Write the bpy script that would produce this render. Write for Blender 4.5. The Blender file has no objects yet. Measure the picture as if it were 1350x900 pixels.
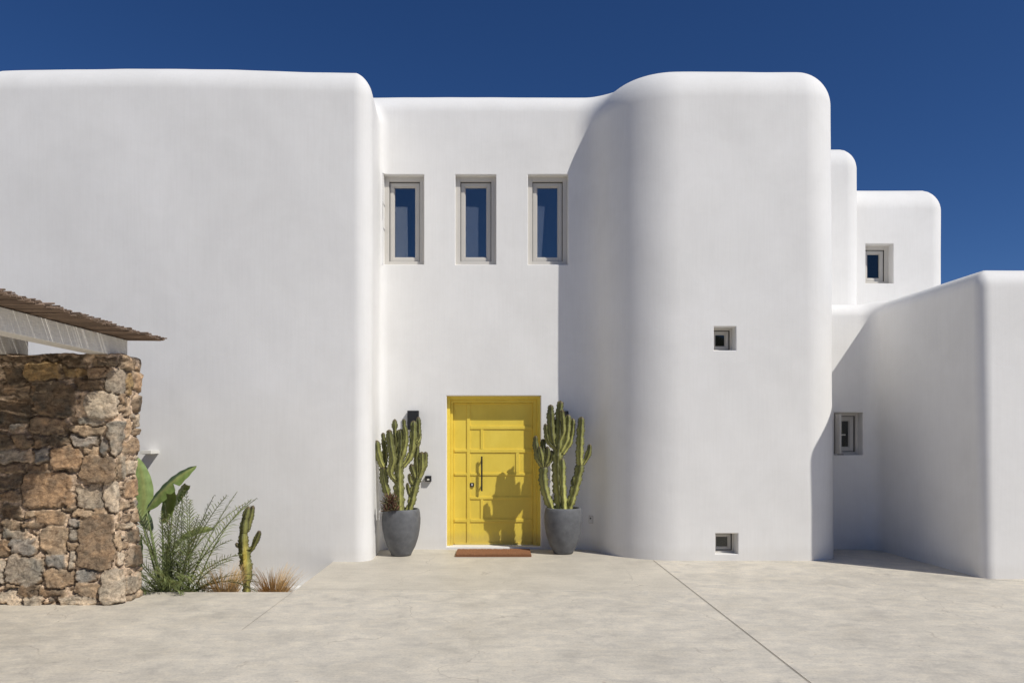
import bpy, bmesh, math, random
import numpy as np
from mathutils import Vector, Matrix, noise
random.seed(7); rng = np.random.default_rng(11)
sc = bpy.context.scene
C = sc.collection
F = 950.0; VX, VY = 655.0, 577.0; CAMZ = 1.76
def P(px, py, y):
    return Vector(((px-VX)*y/F, y, CAMZ+(VY-py)*y/F))

# ------------------------------------------------------------------ helpers
def tag(o, label=None, cat=None, group=None, kind=None):
    if label: o['label'] = label
    if cat: o['category'] = cat
    if group: o['group'] = group
    if kind: o['kind'] = kind
    return o
def empty(name, loc):
    o = bpy.data.objects.new(name, None); o.location = loc; C.objects.link(o)
    o.empty_display_size = .2
    return o
def setpar(o, parent):
    if parent is not None:
        o.parent = parent
        def world(q):
            m = Matrix.Translation(q.location)
            return world(q.parent) @ q.matrix_parent_inverse @ m if q.parent else m
        o.matrix_parent_inverse = world(parent).inverted()
class MB:
    def __init__(s): s.v = []; s.f = []; s.c = []
    def add(s, vs, fs, col=None):
        n = len(s.v); s.v += [tuple(v) for v in vs]; s.f += [tuple(i+n for i in f) for f in fs]
        if col is not None: s.c += [col]*len(vs)
        return n
    def box(s, x0, x1, y0, y1, z0, z1, b=0.0):
        if b <= 0:
            vs = [(x,y,z) for z in (z0,z1) for y in (y0,y1) for x in (x0,x1)]
            s.add(vs, [(0,2,3,1),(4,5,7,6),(0,1,5,4),(2,6,7,3),(0,4,6,2),(1,3,7,5)])
            return
        bm = bmesh.new(); bmesh.ops.create_cube(bm, size=1)
        for v in bm.verts:
            v.co = Vector(((x0+x1)/2+v.co.x*(x1-x0), (y0+y1)/2+v.co.y*(y1-y0), (z0+z1)/2+v.co.z*(z1-z0)))
        bmesh.ops.bevel(bm, geom=bm.edges[:], offset=b, segments=2, profile=.5, affect='EDGES')
        bm.verts.index_update()
        s.add([v.co[:] for v in bm.verts], [tuple(v.index for v in f.verts) for f in bm.faces]); bm.free()
    def tube(s, pts, rad, n=8, col=None, ribs=0, ribamp=0.0, cap=True, wob=0.0, cols=None):
        pts = [Vector(p) for p in pts]; N = len(pts)
        if not hasattr(rad, '__len__'): rad = [rad]*N
        up = None; rings = []
        base = len(s.v)
        for i,p in enumerate(pts):
            t = (pts[min(i+1,N-1)]-pts[max(i-1,0)]).normalized()
            if up is None:
                up = Vector((0,-1,0)) if abs(t.y) < .9 else Vector((0,0,1))
            up = (up - t*up.dot(t)).normalized(); sd = t.cross(up)
            for k in range(n):
                a = 2*math.pi*k/n
                r = rad[i]
                if ribs:
                    cr = abs(math.cos(a*ribs/2))          # 1 at crest, 0 in valley
                    r = r*(1-ribamp + ribamp*(cr**1.6)) + (wob*r*cr**3*math.sin(i*2.4+k) if wob else 0)
                s.v.append(tuple(p + (up*math.cos(a)+sd*math.sin(a))*r))
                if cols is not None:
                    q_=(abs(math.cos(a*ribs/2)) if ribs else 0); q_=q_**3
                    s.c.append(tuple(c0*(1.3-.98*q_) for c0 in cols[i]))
                elif col is not None: s.c.append(col)
        for i in range(N-1):
            for k in range(n):
                a=base+i*n+k; b=base+i*n+(k+1)%n
                s.f.append((a,b,b+n,a+n))
        if cap:
            s.f.append(tuple(base+k for k in range(n))[::-1]); s.f.append(tuple(base+(N-1)*n+k for k in range(n)))
    def lathe(s, prof, cx, cy, n=48):
        base=len(s.v)
        for r,z in prof:
            for k in range(n):
                a=2*math.pi*k/n; s.v.append((cx+r*math.cos(a), cy+r*math.sin(a), z))
        for i in range(len(prof)-1):
            for k in range(n):
                a=base+i*n+k; b=base+i*n+(k+1)%n
                s.f.append((a,b,b+n,a+n))
    def build(s, name, mat, parent=None, smooth=False, loc=None):
        me = bpy.data.meshes.new(name)
        L = Vector(loc) if loc is not None else Vector((0,0,0))
        me.from_pydata([tuple(Vector(v)-L) for v in s.v], [], s.f); me.update()
        if s.c and len(s.c)==len(s.v):
            at = me.color_attributes.new('tint','FLOAT_COLOR','POINT')
            at.data.foreach_set('color', np.array([(c[0],c[1],c[2],1) for c in s.c],dtype=np.float32).ravel())
        o = bpy.data.objects.new(name, me); o.location = L; C.objects.link(o)
        if mat: me.materials.append(mat)
        if smooth: me.polygons.foreach_set('use_smooth',[True]*len(me.polygons))
        setpar(o, parent)
        return o

# ------------------------------------------------------------------ materials
class NT:
    def __init__(s, name):
        s.m = bpy.data.materials.new(name); s.m.use_nodes=True; s.t=s.m.node_tree
        s.b = s.t.nodes['Principled BSDF']; s.out=s.t.nodes['Material Output']
        s.tc = s.t.nodes.new('ShaderNodeTexCoord')
    def n(s, typ, **kw):
        x = s.t.nodes.new(typ)
        for k,v in kw.items(): setattr(x,k,v)
        return x
    def l(s,a,b): s.t.links.new(a,b)
    def map(s, scale=(1,1,1), rot=(0,0,0)):
        g=s.n('ShaderNodeNewGeometry')
        m=s.n('ShaderNodeMapping'); m.inputs['Scale'].default_value=scale; m.inputs['Rotation'].default_value=rot
        s.l(g.outputs['Position'], m.inputs['Vector']); return m.outputs['Vector']
    def noise(s, vec, scale, detail=4, rough=.55, dist=0):
        x=s.n('ShaderNodeTexNoise'); x.inputs['Scale'].default_value=scale; x.inputs['Detail'].default_value=detail
        x.inputs['Roughness'].default_value=rough; x.inputs['Distortion'].default_value=dist
        s.l(vec,x.inputs['Vector']); return x.outputs['Fac']
    def ramp(s, fac, stops):
        r=s.n('ShaderNodeValToRGB'); e=r.color_ramp.elements
        while len(e)<len(stops): e.new(.5)
        for i,(p,c) in enumerate(stops):
            e[i].position=p; e[i].color=(*c,1) if len(c)==3 else c
        s.l(fac,r.inputs['Fac']); return r.outputs['Color']
    def mix(s, fac, a, b, mode='MIX'):
        x=s.n('ShaderNodeMix'); x.data_type='RGBA'; x.blend_type=mode
        for sock,val in ((x.inputs[0],fac),(x.inputs[6],a),(x.inputs[7],b)):
            if hasattr(val,'is_linked'): s.l(val,sock)
            elif isinstance(val,(int,float)): sock.default_value=val
            else: sock.default_value=(*val,1)
        return x.outputs[2]
    def bump(s, h, strength=.3, dist=.01, prev=None):
        x=s.n('ShaderNodeBump'); x.inputs['Strength'].default_value=strength; x.inputs['Distance'].default_value=dist
        s.l(h,x.inputs['Height'])
        if prev: s.l(prev,x.inputs['Normal'])
        return x.outputs['Normal']
    def fin(s, col=None, rough=None, normal=None, **kw):
        if col is not None:
            if hasattr(col,'is_linked'): s.l(col,s.b.inputs['Base Color'])
            else: s.b.inputs['Base Color'].default_value=(*col,1)
        if rough is not None:
            if hasattr(rough,'is_linked'): s.l(rough,s.b.inputs['Roughness'])
            else: s.b.inputs['Roughness'].default_value=rough
        if normal is not None: s.l(normal,s.b.inputs['Normal'])
        for k,v in kw.items(): s.b.inputs[k].default_value=v
        return s.m
def plaster():
    n=NT('white_plaster')
    big=n.noise(n.map((1,1,.8)),.9,5,.6,.4)
    streak=n.noise(n.map((1,1,.045)),38,4,.6)
    trowel=n.noise(n.map((.8,1,1.1)),3.4,8,.7,.5)
    fine=n.noise(n.map(),90,3,.7)
    c=n.ramp(big,[(.3,(.765,.752,.728)),(.5,(.805,.792,.768)),(.7,(.835,.822,.80))])
    c=n.mix(.42,c,n.ramp(streak,[(.25,(.93,.925,.92)),(.6,(1,1,1))]),'MULTIPLY')
    c=n.mix(.35,c,n.ramp(trowel,[(.3,(.93,.925,.92)),(.6,(1,1,1))]),'MULTIPLY')
    # splash dirt just above the paving: a real stain line on the render
    g=n.n('ShaderNodeNewGeometry'); sp=n.n('ShaderNodeSeparateXYZ'); n.l(g.outputs['Position'],sp.inputs[0])
    dn=n.noise(n.map((1,1,.4)),7,5,.7)
    ad=n.n('ShaderNodeMath',operation='MULTIPLY_ADD'); n.l(dn,ad.inputs[0]); ad.inputs[1].default_value=-.22; n.l(sp.outputs['Z'],ad.inputs[2])
    dirt=n.ramp(ad.outputs[0],[(0,(1,1,1)),(.12,(0,0,0))])
    dm=n.n('ShaderNodeMath',operation='MULTIPLY'); dm.inputs[1].default_value=.16; n.l(dirt,dm.inputs[0])
    c=n.mix(dm.outputs[0],c,(.56,.52,.45))
    b=n.bump(streak,.09,.003); b=n.bump(trowel,.30,.007,b); b=n.bump(fine,.15,.002,b)
    return n.fin(c,.75,b)
def concrete(name, tint=(1,1,1), smooth=False):
    n=NT(name)
    v=n.map((1,1.0,1))
    a=n.noise(v,1.3,10,.72,.3); b_=n.noise(n.map((1,1.3,1),(0,0,.35)),4.2,9,.74,.5)
    s=n.noise(n.map((.5,2.2,1),(0,0,.25)),9,8,.75,.6); f=n.noise(v,45,4,.7)
    c=n.ramp(a,[(.34,(.55,.505,.425)),(.5,(.63,.58,.49)),(.66,(.71,.65,.545))])
    if not smooth:
        c=n.mix(.75,c,n.ramp(b_,[(.34,(.74,.745,.765)),(.48,(.95,.95,.95)),(.62,(1.12,1.10,1.06))]),'MULTIPLY')
        c=n.mix(.5,c,n.ramp(s,[(.3,(.86,.85,.86)),(.55,(1,1,1))]),'MULTIPLY')
    else:
        c=n.mix(.35,c,n.ramp(b_,[(.33,(.85,.85,.86)),(.6,(1,1,1))]),'MULTIPLY')
        c=n.mix(.25,c,n.ramp(s,[(.3,(.86,.85,.86)),(.55,(1,1,1))]),'MULTIPLY')
    c=n.mix(.7,c,n.ramp(f,[(.32,(.80,.80,.80)),(.5,(1,1,1)),(.68,(1.08,1.08,1.08))]),'MULTIPLY')
    vor=n.noise(n.map((1,1,1),(0,0,.8)),14,2,.5)
    c=n.mix(n.ramp(vor,[(.70,(0,0,0)),(.76,(.35,.35,.35))]),c,(.34,.25,.16))
    c=n.mix(1.0,c,tint,'MULTIPLY')
    # trowel arcs and hairline cracks
    for rot,seed in ((.5,3.1),(-.7,9.4)):
        tr=n.noise(n.map((1.2,26,1),(0,0,rot)),1.6,6,.7,1.4)
        c=n.mix(.35,c,n.ramp(tr,[(.36,(.84,.835,.83)),(.50,(1,1,1)),(.66,(1.07,1.065,1.05))]),'MULTIPLY')
    wv=n.n('ShaderNodeVectorMath',operation='MULTIPLY_ADD'); nz_=n.n('ShaderNodeTexNoise'); nz_.inputs['Scale'].default_value=1.7; nz_.inputs['Detail'].default_value=6
    n.l(v,nz_.inputs['Vector']); n.l(nz_.outputs['Color'],wv.inputs[0]); wv.inputs[1].default_value=(.7,.7,.7); n.l(v,wv.inputs[2])
    vo=n.n('ShaderNodeTexVoronoi',feature='DISTANCE_TO_EDGE'); vo.inputs['Scale'].default_value=.42; n.l(wv.outputs[0],vo.inputs['Vector'])
    cm=n.n('ShaderNodeMath',operation='MULTIPLY'); n.l(n.ramp(vo.outputs['Distance'],[(0,(1,1,1)),(.0022,(0,0,0))]),cm.inputs[0]); n.l(n.ramp(a,[(.46,(0,0,0)),(.56,(.5,.5,.5))]),cm.inputs[1])
    c=n.mix(cm.outputs[0],c,(.25,.21,.17))
    nb=n.bump(b_,.12,.006); nb=n.bump(f,.18,.002,nb)
    return n.fin(c,n.ramp(b_,[(.3,(.5,.5,.5)),(.7,(.68,.68,.68))]),nb)
def simple(name, col, rough=.5, var=.12, scale=12, bumps=.1, metallic=0, stretch=(1,1,1), spec=.5):
    n=NT(name); f=n.noise(n.map(stretch),scale,5,.6)
    lo=tuple(c*(1-var) for c in col); hi=tuple(min(1,c*(1+var)) for c in col)
    c=n.ramp(f,[(.3,lo),(.7,hi)])
    return n.fin(c,rough,n.bump(f,bumps,.004),**{'Metallic':metallic,'Specular IOR Level':spec})
def tinted(name, rough=.6, scale=30, var=.2, bump=.3, stretch=(1,1,1), sss=0, dist=.004):
    n=NT(name); a=n.n('ShaderNodeAttribute',attribute_name='tint')
    f=n.noise(n.map(stretch),scale,5,.65)
    c=n.mix(1.0,a.outputs['Color'],n.ramp(f,[(.28,(1-var,)*3),(.7,(1+var,)*3)]),'MULTIPLY')
    m=n.fin(c,rough,n.bump(f,bump,dist))
    return m
M={}
M['plaster']=plaster()
M['paving']=concrete('weathered_concrete')
M['path']=concrete('smooth_concrete',(.95,.945,.93),True)
M['soil']=simple('pale_soil',(.42,.36,.28),.9,.3,25,.5)
M['joint']=simple('dark_joint',(.12,.085,.06),.9)
M['frame']=simple('beige_aluminium',(.60,.57,.52),.42,.03,3,.02)
M['gasket']=simple('black_gasket',(.02,.02,.02),.6)
M['reflection_panel']=simple('grey_reflection',(.86,.84,.78),.8,.04)  # panel tone that imitates a pale reflection in the upper panes
M['black']=simple('black_metal',(.02,.02,.022),.38,.2,20)
M['white_metal']=simple('white_metal',(.72,.70,.64),.4,.03)
M['yellow']=simple('yellow_paint',(.80,.56,.055),.38,.04,6,.03)
def paint():
    n=NT('yellow_paint'); a=n.noise(n.map((1,1,.25)),26,5,.6); b=n.noise(n.map(),3,5,.6)
    c=n.ramp(b,[(.3,(.80,.60,.075)),(.7,(.87,.67,.095))]); c=n.mix(.3,c,n.ramp(a,[(.3,(.9,.88,.85)),(.6,(1,1,1))]),'MULTIPLY')
    g=n.n('ShaderNodeNewGeometry'); sp=n.n('ShaderNodeSeparateXYZ'); n.l(g.outputs['Position'],sp.inputs[0])
    ad=n.n('ShaderNodeMath',operation='MULTIPLY_ADD'); n.l(n.noise(n.map((1,1,.3)),12,5,.7),ad.inputs[0]); ad.inputs[1].default_value=-.3; n.l(sp.outputs['Z'],ad.inputs[2])
    c=n.mix(n.ramp(ad.outputs[0],[(0,(.4,.4,.4)),(.12,(0,0,0))]),c,(.48,.37,.14))
    return n.fin(c,n.ramp(b,[(.3,(.3,.3,.3)),(.7,(.5,.5,.5))]),n.bump(a,.08,.002))
M['yellow']=paint()
M['pot']=simple('grey_fibrestone',(.125,.128,.135),.72,.22,9,.25)
M['mat']=simple('coir',(.24,.105,.045),.95,.35,160,.8)
M['potsoil']=simple('dark_soil',(.05,.04,.03),.95,.4,60,.8)
M['stonecurb']=simple('grey_threshold',(.42,.40,.37),.6)
M['outlet']=simple('white_plastic',(.7,.69,.67),.4)
M['beam']=simple('limewashed_beam',(.76,.73,.67),.7,.12,14,.15,stretch=(6,1,6))
def glass(name, refl, tintc):
    n=NT(name); t=n.t
    tr=n.n('ShaderNodeBsdfTransparent'); tr.inputs['Color'].default_value=(*tintc,1)
    gl=n.n('ShaderNodeBsdfGlossy'); gl.inputs['Roughness'].default_value=.015; gl.inputs['Color'].default_value=(.84,.84,.80,1)
    fr=n.n('ShaderNodeFresnel'); fr.inputs['IOR'].default_value=1.5
    ad=n.n('ShaderNodeMath',operation='ADD'); ad.inputs[1].default_value=refl; n.l(fr.outputs[0],ad.inputs[0]); ad.use_clamp=True
    mx=n.n('ShaderNodeMixShader'); n.l(ad.outputs[0],mx.inputs[0]); n.l(tr.outputs[0],mx.inputs[1]); n.l(gl.outputs[0],mx.inputs[2])
    n.l(mx.outputs[0],n.out.inputs['Surface']); return n.m
M['glass']=glass('window_glass',.13,(.93,.95,.97))
M['dark_glass']=glass('dark_window_glass',.03,(.45,.48,.5))
M['cactus']=tinted('cactus_skin',.5,35,.22,.25)
M['leaf']=tinted('leaf_green',.42,22,.2,.15,(1,1,.3))
M['grass']=tinted('dry_grass',.8,40,.2,.0)
M['reed']=tinted('reed',.8,60,.3,.3,(.1,1,1))
def stone_mat():
    n=NT('rubble_stone'); a=n.n('ShaderNodeAttribute',attribute_name='tint')
    f=n.noise(n.map((1,1,1.5)),14,8,.72,.7); g=n.noise(n.map(),70,6,.75); h=n.noise(n.map((1,1,1.3)),30,5,.7)
    c=n.mix(.9,a.outputs['Color'],n.ramp(f,[(.34,(.42,.37,.33)),(.48,(.98,.96,.93)),(.62,(1.55,1.5,1.4))]),'MULTIPLY')
    c=n.mix(.8,c,n.ramp(g,[(.3,(.62,.60,.58)),(.6,(1.15,1.15,1.15))]),'MULTIPLY')
    c=n.mix(n.ramp(h,[(.60,(0,0,0)),(.72,(.45,.45,.45))]),c,(.46,.43,.38))
    nb=n.bump(f,.55,.02); nb=n.bump(g,.6,.008,nb); nb=n.bump(h,.5,.012,nb)
    return n.fin(c,.9,nb,**{'Specular IOR Level':.25})
M['stone']=stone_mat()

# ------------------------------------------------------------------ signed distance house
def rbox2(x,y,x0,x1,y0,y1,R):
    qx=np.abs(x-(x0+x1)/2)-(x1-x0)/2+R; qy=np.abs(y-(y0+y1)/2)-(y1-y0)/2+R
    return np.sqrt(np.maximum(qx,0)**2+np.maximum(qy,0)**2)+np.minimum(np.maximum(qx,qy),0)-R
def extr(d,z,H,r):
    a=d+r; b=(z-H)+r
    return np.sqrt(np.maximum(a,0)**2+np.maximum(b,0)**2)+np.minimum(np.maximum(a,b),0)-r
def smin(a,b,k):
    h=np.maximum(k-np.abs(a-b),0)/k
    return np.minimum(a,b)-h*h*k*.25
BOT=-.62
def sdf_main(x,y,z):
    lx=x+.05*(y-10.25)
    left=extr(rbox2(lx,y,-7.42,-1.79,10.25,14,.24),z,7.15+.03*np.sin(x*.9),.45)
    mid=extr(rbox2(x,y,-2.6,2.6,11.4,14,.05),z,7.27,.36)
    # tower: one vertical edge 0.85 round, the other 0.5
    R=1.08
    t1=rbox2(x,y,1.56,8.0,10.34,14,R); t2=rbox2(x,y,-1.5,5.03-.006*z,10.34,14,.56)
    tw=extr(np.where(x<3.5,t1,t2),z,7.22,.56)
    back=extr(rbox2(x,y,4.3,9.3,11.4,14,.05),z,3.9,.22)
    wx=x+.04*(y-9)+.015*z
    wing=extr(rbox2(wx,y,6.09,9.5,9.0,14,.13),z,3.9,.24)
    d=smin(left,mid,.16)
    d=smin(d,tw,.36)
    e=smin(back,wing,.22)
    d=smin(d,e,.10)
    n=.004*np.sin(1.9*x+.2*z+1.2)*np.sin(1.3*z-.5*y+.4)+.0015*np.sin(4.1*x-.3*z)*np.sin(3.3*z+2.0*y+.4*x)+.0011*np.sin(8.3*x+.5*np.sin(z*2.1)+y*5)*np.sin(5.1*z+.6*np.sin(x*1.7))
    return np.maximum(d+n, BOT-z)
def sdf_up(x,y,z):
    b=extr(rbox2(x,y,4.4,6.83,13.45,16,.3),z,7.28,.45)
    c=extr(rbox2(x,y,5.5,8.76,14.0,16.2,.3),z,6.70,.5)
    d=smin(b,c,.10)
    n=.006*np.sin(1.9*x+.7*z+1.2)*np.sin(1.3*z+.4)
    return np.maximum(d+n, .2-z)
def surface_nets(fn, lo, hi, h):
    nx,ny,nz=[int(math.ceil((b-a)/h))+1 for a,b in zip(lo,hi)]
    X=(lo[0]+h*np.arange(nx)).astype(np.float32); Y=(lo[1]+h*np.arange(ny)).astype(np.float32); Z=(lo[2]+h*np.arange(nz)).astype(np.float32)
    D=np.empty((nx,ny,nz),np.float32)
    for s in range(0,nx,40):
        D[s:s+40]=fn(X[s:s+40,None,None],Y[None,:,None],Z[None,None,:])
    I=D<0
    cnt=np.zeros((nx-1,ny-1,nz-1),np.int8)
    for a in (0,1):
        for b in (0,1):
            for c in (0,1):
                cnt+=I[a:nx-1+a,b:ny-1+b,c:nz-1+c]
    act=(cnt>0)&(cnt<8)
    ci,cj,ck=np.nonzero(act); N=len(ci)
    vid=-np.ones(act.shape,np.int32); vid[ci,cj,ck]=np.arange(N)
    acc=np.zeros((N,3)); num=np.zeros(N)
    offs=[(a,b,c) for a in (0,1) for b in (0,1) for c in (0,1)]
    for ax in range(3):
        for o in offs:
            if o[ax]: continue
            p=list(o); p[ax]=1
            d0=D[ci+o[0],cj+o[1],ck+o[2]]; d1=D[ci+p[0],cj+p[1],ck+p[2]]
            m=(d0<0)!=(d1<0)
            t=np.where(m,d0/np.where(m,d0-d1,1),0)
            q=np.zeros((N,3)); q[:]=o; q[:,ax]+=t
            acc[m]+=q[m]; num[m]+=1
    V=np.stack([ci,cj,ck],1)+acc/num[:,None]
    V=V*h+np.array(lo)
    faces=[]
    for ax in range(3):
        b,c=(ax+1)%3,(ax+2)%3
        s0=[slice(None)]*3; s1=[slice(None)]*3
        s0[ax]=slice(0,-1); s1[ax]=slice(1,None)
        ch=I[tuple(s0)]!=I[tuple(s1)]
        e=np.stack(np.nonzero(ch),1)
        dim=[nx,ny,nz]
        ok=(e[:,b]>0)&(e[:,c]>0)&(e[:,b]<dim[b]-1)&(e[:,c]<dim[c]-1)
        e=e[ok]
        def g(db,dc):
            q=e.copy(); q[:,b]+=db; q[:,c]+=dc
            return vid[q[:,0],q[:,1],q[:,2]]
        quad=np.stack([g(-1,-1),g(0,-1),g(0,0),g(-1,0)],1)
        ins=I[e[:,0],e[:,1],e[:,2]]
        quad[~ins]=quad[~ins][:,::-1]
        faces.append(quad)
    Fc=np.concatenate(faces)
    return V,Fc,ci,cj,ck
def grad(fn,V,e=.006):
    G=np.zeros_like(V)
    for a in range(3):
        p=V.copy(); m=V.copy(); p[:,a]+=e; m[:,a]-=e
        G[:,a]=(fn(p[:,0],p[:,1],p[:,2])-fn(m[:,0],m[:,1],m[:,2]))/(2*e)
    return G
def make_shell(name, fn, lo, hi, h, openings, parent):
    V,Fc,ci,cj,ck=surface_nets(fn,lo,hi,h)
    for _ in range(2):
        G=grad(fn,V); g2=(G**2).sum(1)+1e-9
        d=fn(V[:,0],V[:,1],V[:,2])
        # keep the flat bottom edge as it is
        st=np.clip(d/g2,-.02,.02); V-=G*st[:,None]
    xc=lo[0]+h*(np.arange(ci.max()+2)+.5); zc=lo[2]+h*(np.arange(ck.max()+2)+.5)
    keep=np.ones(len(Fc),bool)
    extraV=[];extraF=[];extraN=[]
    for (x0,x1,z0,z1,yw,dep) in openings:
        i0=int(np.argmin(abs(xc-x0)));i1=int(np.argmin(abs(xc-x1)))
        k0=int(np.argmin(abs(zc-z0)));k1=int(np.argmin(abs(zc-z1)))
        near=(abs(V[:,1]-yw)<.16)
        inr=near&(ci>=i0)&(ci<=i1)&(ck>=k0)&(ck<=k1)
        keep&=~inr[Fc].all(1)
        for msk,ax,val in ((inr&(ci==i0),0,x0),(inr&(ci==i1),0,x1),(inr&(ck==k0),2,z0),(inr&(ck==k1),2,z1)):
            V[msk,ax]=val
        bd=inr&((ci==i0)|(ci==i1)|(ck==k0)|(ck==k1))
        ids=np.nonzero(bd)[0]
        for _ in range(4):
            p=V[ids]; d=fn(p[:,0],p[:,1],p[:,2]); V[ids,1]+=d
        def strip(sel,order,inn):
            q=V[sel]; q=q[np.argsort(q[:,order])]
            inn=np.array(inn,float); n=len(q); base=len(extraV)
            ax=2 if order==0 else 0
            q1=q+inn*.009; q1[:,1]+=.010
            # keep mitres
            lo_,hi_=(x0,x1) if order==0 else (z0,z1)
            q1[:,order]=np.clip(q1[:,order],lo_+.009,hi_-.009)
            q2=q1.copy(); q2[:,1]=yw+dep
            nn=inn.copy(); nf=np.array([0,-1,0.])
            nm=(inn+nf)/np.linalg.norm(inn+nf)
            for r,nr in ((q,(nm+nf)/np.linalg.norm(nm+nf)),(q1,(nm+nn)/np.linalg.norm(nm+nn)),(q1+[0,.012,0],nn),(q2,nn)):
                extraV.extend(r.tolist()); extraN.extend([nr.tolist()]*n)
            flip = (order==0 and inn[2]>0) or (order==2 and inn[0]<0)
            for r in range(3):
                for i in range(n-1):
                    a=base+r*n+i
                    f=(a,a+1,a+1+n,a+n)
                    extraF.append(f if flip else f[::-1])
        strip(inr&(ck==k0),0,(0,0,1)); strip(inr&(ck==k1),0,(0,0,-1))
        strip(inr&(ci==i0),2,(1,0,0)); strip(inr&(ci==i1),2,(-1,0,0))
    Fc=Fc[keep]
    G=grad(fn,V); Nn=G/(np.linalg.norm(G,axis=1)[:,None]+1e-9)
    nb=len(V)
    allV=np.concatenate([V,np.array(extraV)]) if extraV else V
    allN=np.concatenate([Nn,np.array(extraN)]) if extraV else Nn
    F2=[tuple(f) for f in Fc.tolist()]+[tuple(i+nb for i in f) for f in extraF]
    me=bpy.data.meshes.new(name); me.from_pydata(allV.tolist(),[],F2); me.update()
    me.polygons.foreach_set('use_smooth',[True]*len(me.polygons))
    me.normals_split_custom_set_from_vertices(allN.tolist())
    me.materials.append(M['plaster'])
    o=bpy.data.objects.new(name,me); C.objects.link(o); setpar(o,parent)
    return o
villa=empty('villa',(0,11.4,0))
tag(villa,'white plastered villa with rounded corners, a curved tower and a yellow front door','house')
W3=[(-1.80,-1.145),(-.665,-.005),(.485,1.135)]
WZ=(4.49,5.93)
DO=(-.805,.705,.03,2.435)
ops=[(a,b,WZ[0],WZ[1],11.4,.42) for a,b in W3]
ops+=[(DO[0],DO[1],DO[2],DO[3],11.4,.40)]
ops+=[(3.105,3.44,3.005,3.365,10.34,.40),(3.13,3.47,.085,.40,10.34,.40)]
ops+=[(5.33,5.80,1.48,2.17,11.4,.42)]
make_shell('wall',sdf_main,(-7.6,8.75,-.75),(9.8,14.2,7.55),.045,ops,villa)
make_shell('wall',sdf_up,(4.1,13.2,0),(9.1,16.4,7.6),.06,[(7.155,7.715,4.75,5.54,14.0,.45)],villa)

# windows -----------------------------------------------------------
def ring(mb,x0,x1,z0,z1,w,y0,y1,b=.004):
    mb.box(x0,x0+w,y0,y1,z0,z1,b); mb.box(x1-w,x1,y0,y1,z0,z1,b)
    mb.box(x0+w,x1-w,y0+.001,y1,z1-w,z1,b); mb.box(x0+w,x1-w,y0+.001,y1,z0,z0+w,b)
def window(x0,x1,z0,z1,yw,rec,w1,w2,g,label,tall=False,reflection_panel=None,handle=False):
    f=MB(); ring(f,x0+.003,x1-.003,z0+.003,z1-.003,w1,yw+rec,yw+rec+.10)
    o=f.build('window',M['frame'],villa); o['label']=label
    a0,a1,b0,b1=x0+w1,x1-w1,z0+w1,z1-w1
    gk=MB(); ring(gk,a0+.002,a1-.002,b0+.002,b1-.002,.008,yw+rec+.030,yw+rec+.08,0); gk.build('gasket',M['gasket'],o)
    s=MB(); ring(s,a0+.010,a1-.010,b0+.010,b1-.010,w2,yw+rec+.045,yw+rec+.10); 
    ring(s,a0+.010+w2,a1-.010-w2,b0+.010+w2,b1-.010-w2,.014,yw+rec+.060,yw+rec+.10,.003)
    s.build('sash',M['frame'],o)
    c0,c1,d0,d1=a0+.02+w2,a1-.02-w2,b0+.02+w2,b1-.02-w2
    p=MB(); p.box(c0,c1,yw+rec+.078,yw+rec+.086,d0,d1); p.build('pane',g,o)
    if reflection_panel:
        bl=MB(); xb,zb,sl=reflection_panel
        bx1=c0+(c1-c0)*xb; bz1=d0+(d1-d0)*zb
        y=yw+rec+.095
        vs=[(c0-.03,y,d0-.03),(bx1,y,d0-.03),(bx1+sl,y,bz1),(c0-.03,y,bz1+.012)]
        vs+=[(a,b+.006,c) for a,b,c in vs]
        bl.add(vs,[(0,1,2,3),(7,6,5,4),(0,4,5,1),(1,5,6,2),(2,6,7,3),(3,7,4,0)])
        bl.build('reflection_panel',M['reflection_panel'],o)  # grey panel behind the pane, put in to imitate a reflection
    return o,(c0,c1,d0,d1,yw+rec)
window(*W3[0],*WZ,11.4,.10,.08,.06,M['glass'],'upper window nearest the left wing, a grey panel imitating a reflection across most of the glass',reflection_panel=(.63,.73,-.01))
window(*W3[1],*WZ,11.4,.10,.08,.06,M['glass'],'middle window of the upper three',reflection_panel=(.61,.73,.0))
window(*W3[2],*WZ,11.4,.10,.08,.06,M['glass'],'upper window beside the tower, a grey panel imitating a reflection on a narrow strip',reflection_panel=(.22,.74,.05))
window(3.105,3.44,3.005,3.365,10.34,.17,.035,.04,M['dark_glass'],'small square window halfway up the tower')
window(3.13,3.47,.085,.40,10.34,.17,.032,.03,M['dark_glass'],'small square window at the foot of the tower')
wr,(c0,c1,d0,d1,yy)=window(5.33,5.80,1.48,2.17,11.4,.14,.055,.06,M['dark_glass'],'shaded window with its narrow shutter open')
sh=MB(); ring(sh,0,0,0,0,0,0,0) if False else None
sh=MB(); sh.box(5.352,5.385,11.255,11.53,1.51,2.13,.005); sh.build('open_sash',M['frame'],wr)
gh=MB(); gh.box(5.336,5.349,11.47,11.53,1.50,2.13); gh.box(5.34,5.42,11.262,11.30,1.495,1.506); gh.build('sash_gasket',M['gasket'],wr)
hd=MB(); hd.box(5.50,5.525,yy+.02,yy+.045,1.76,1.86,.005); hd.box(5.505,5.585,yy-.005,yy+.015,1.80,1.82,.005); hd.build('handle',M['white_metal'],wr)
window(7.155,7.715,4.75,5.54,14.0,.18,.08,.06,M['dark_glass'],'window of the set-back upper storey')

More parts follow.
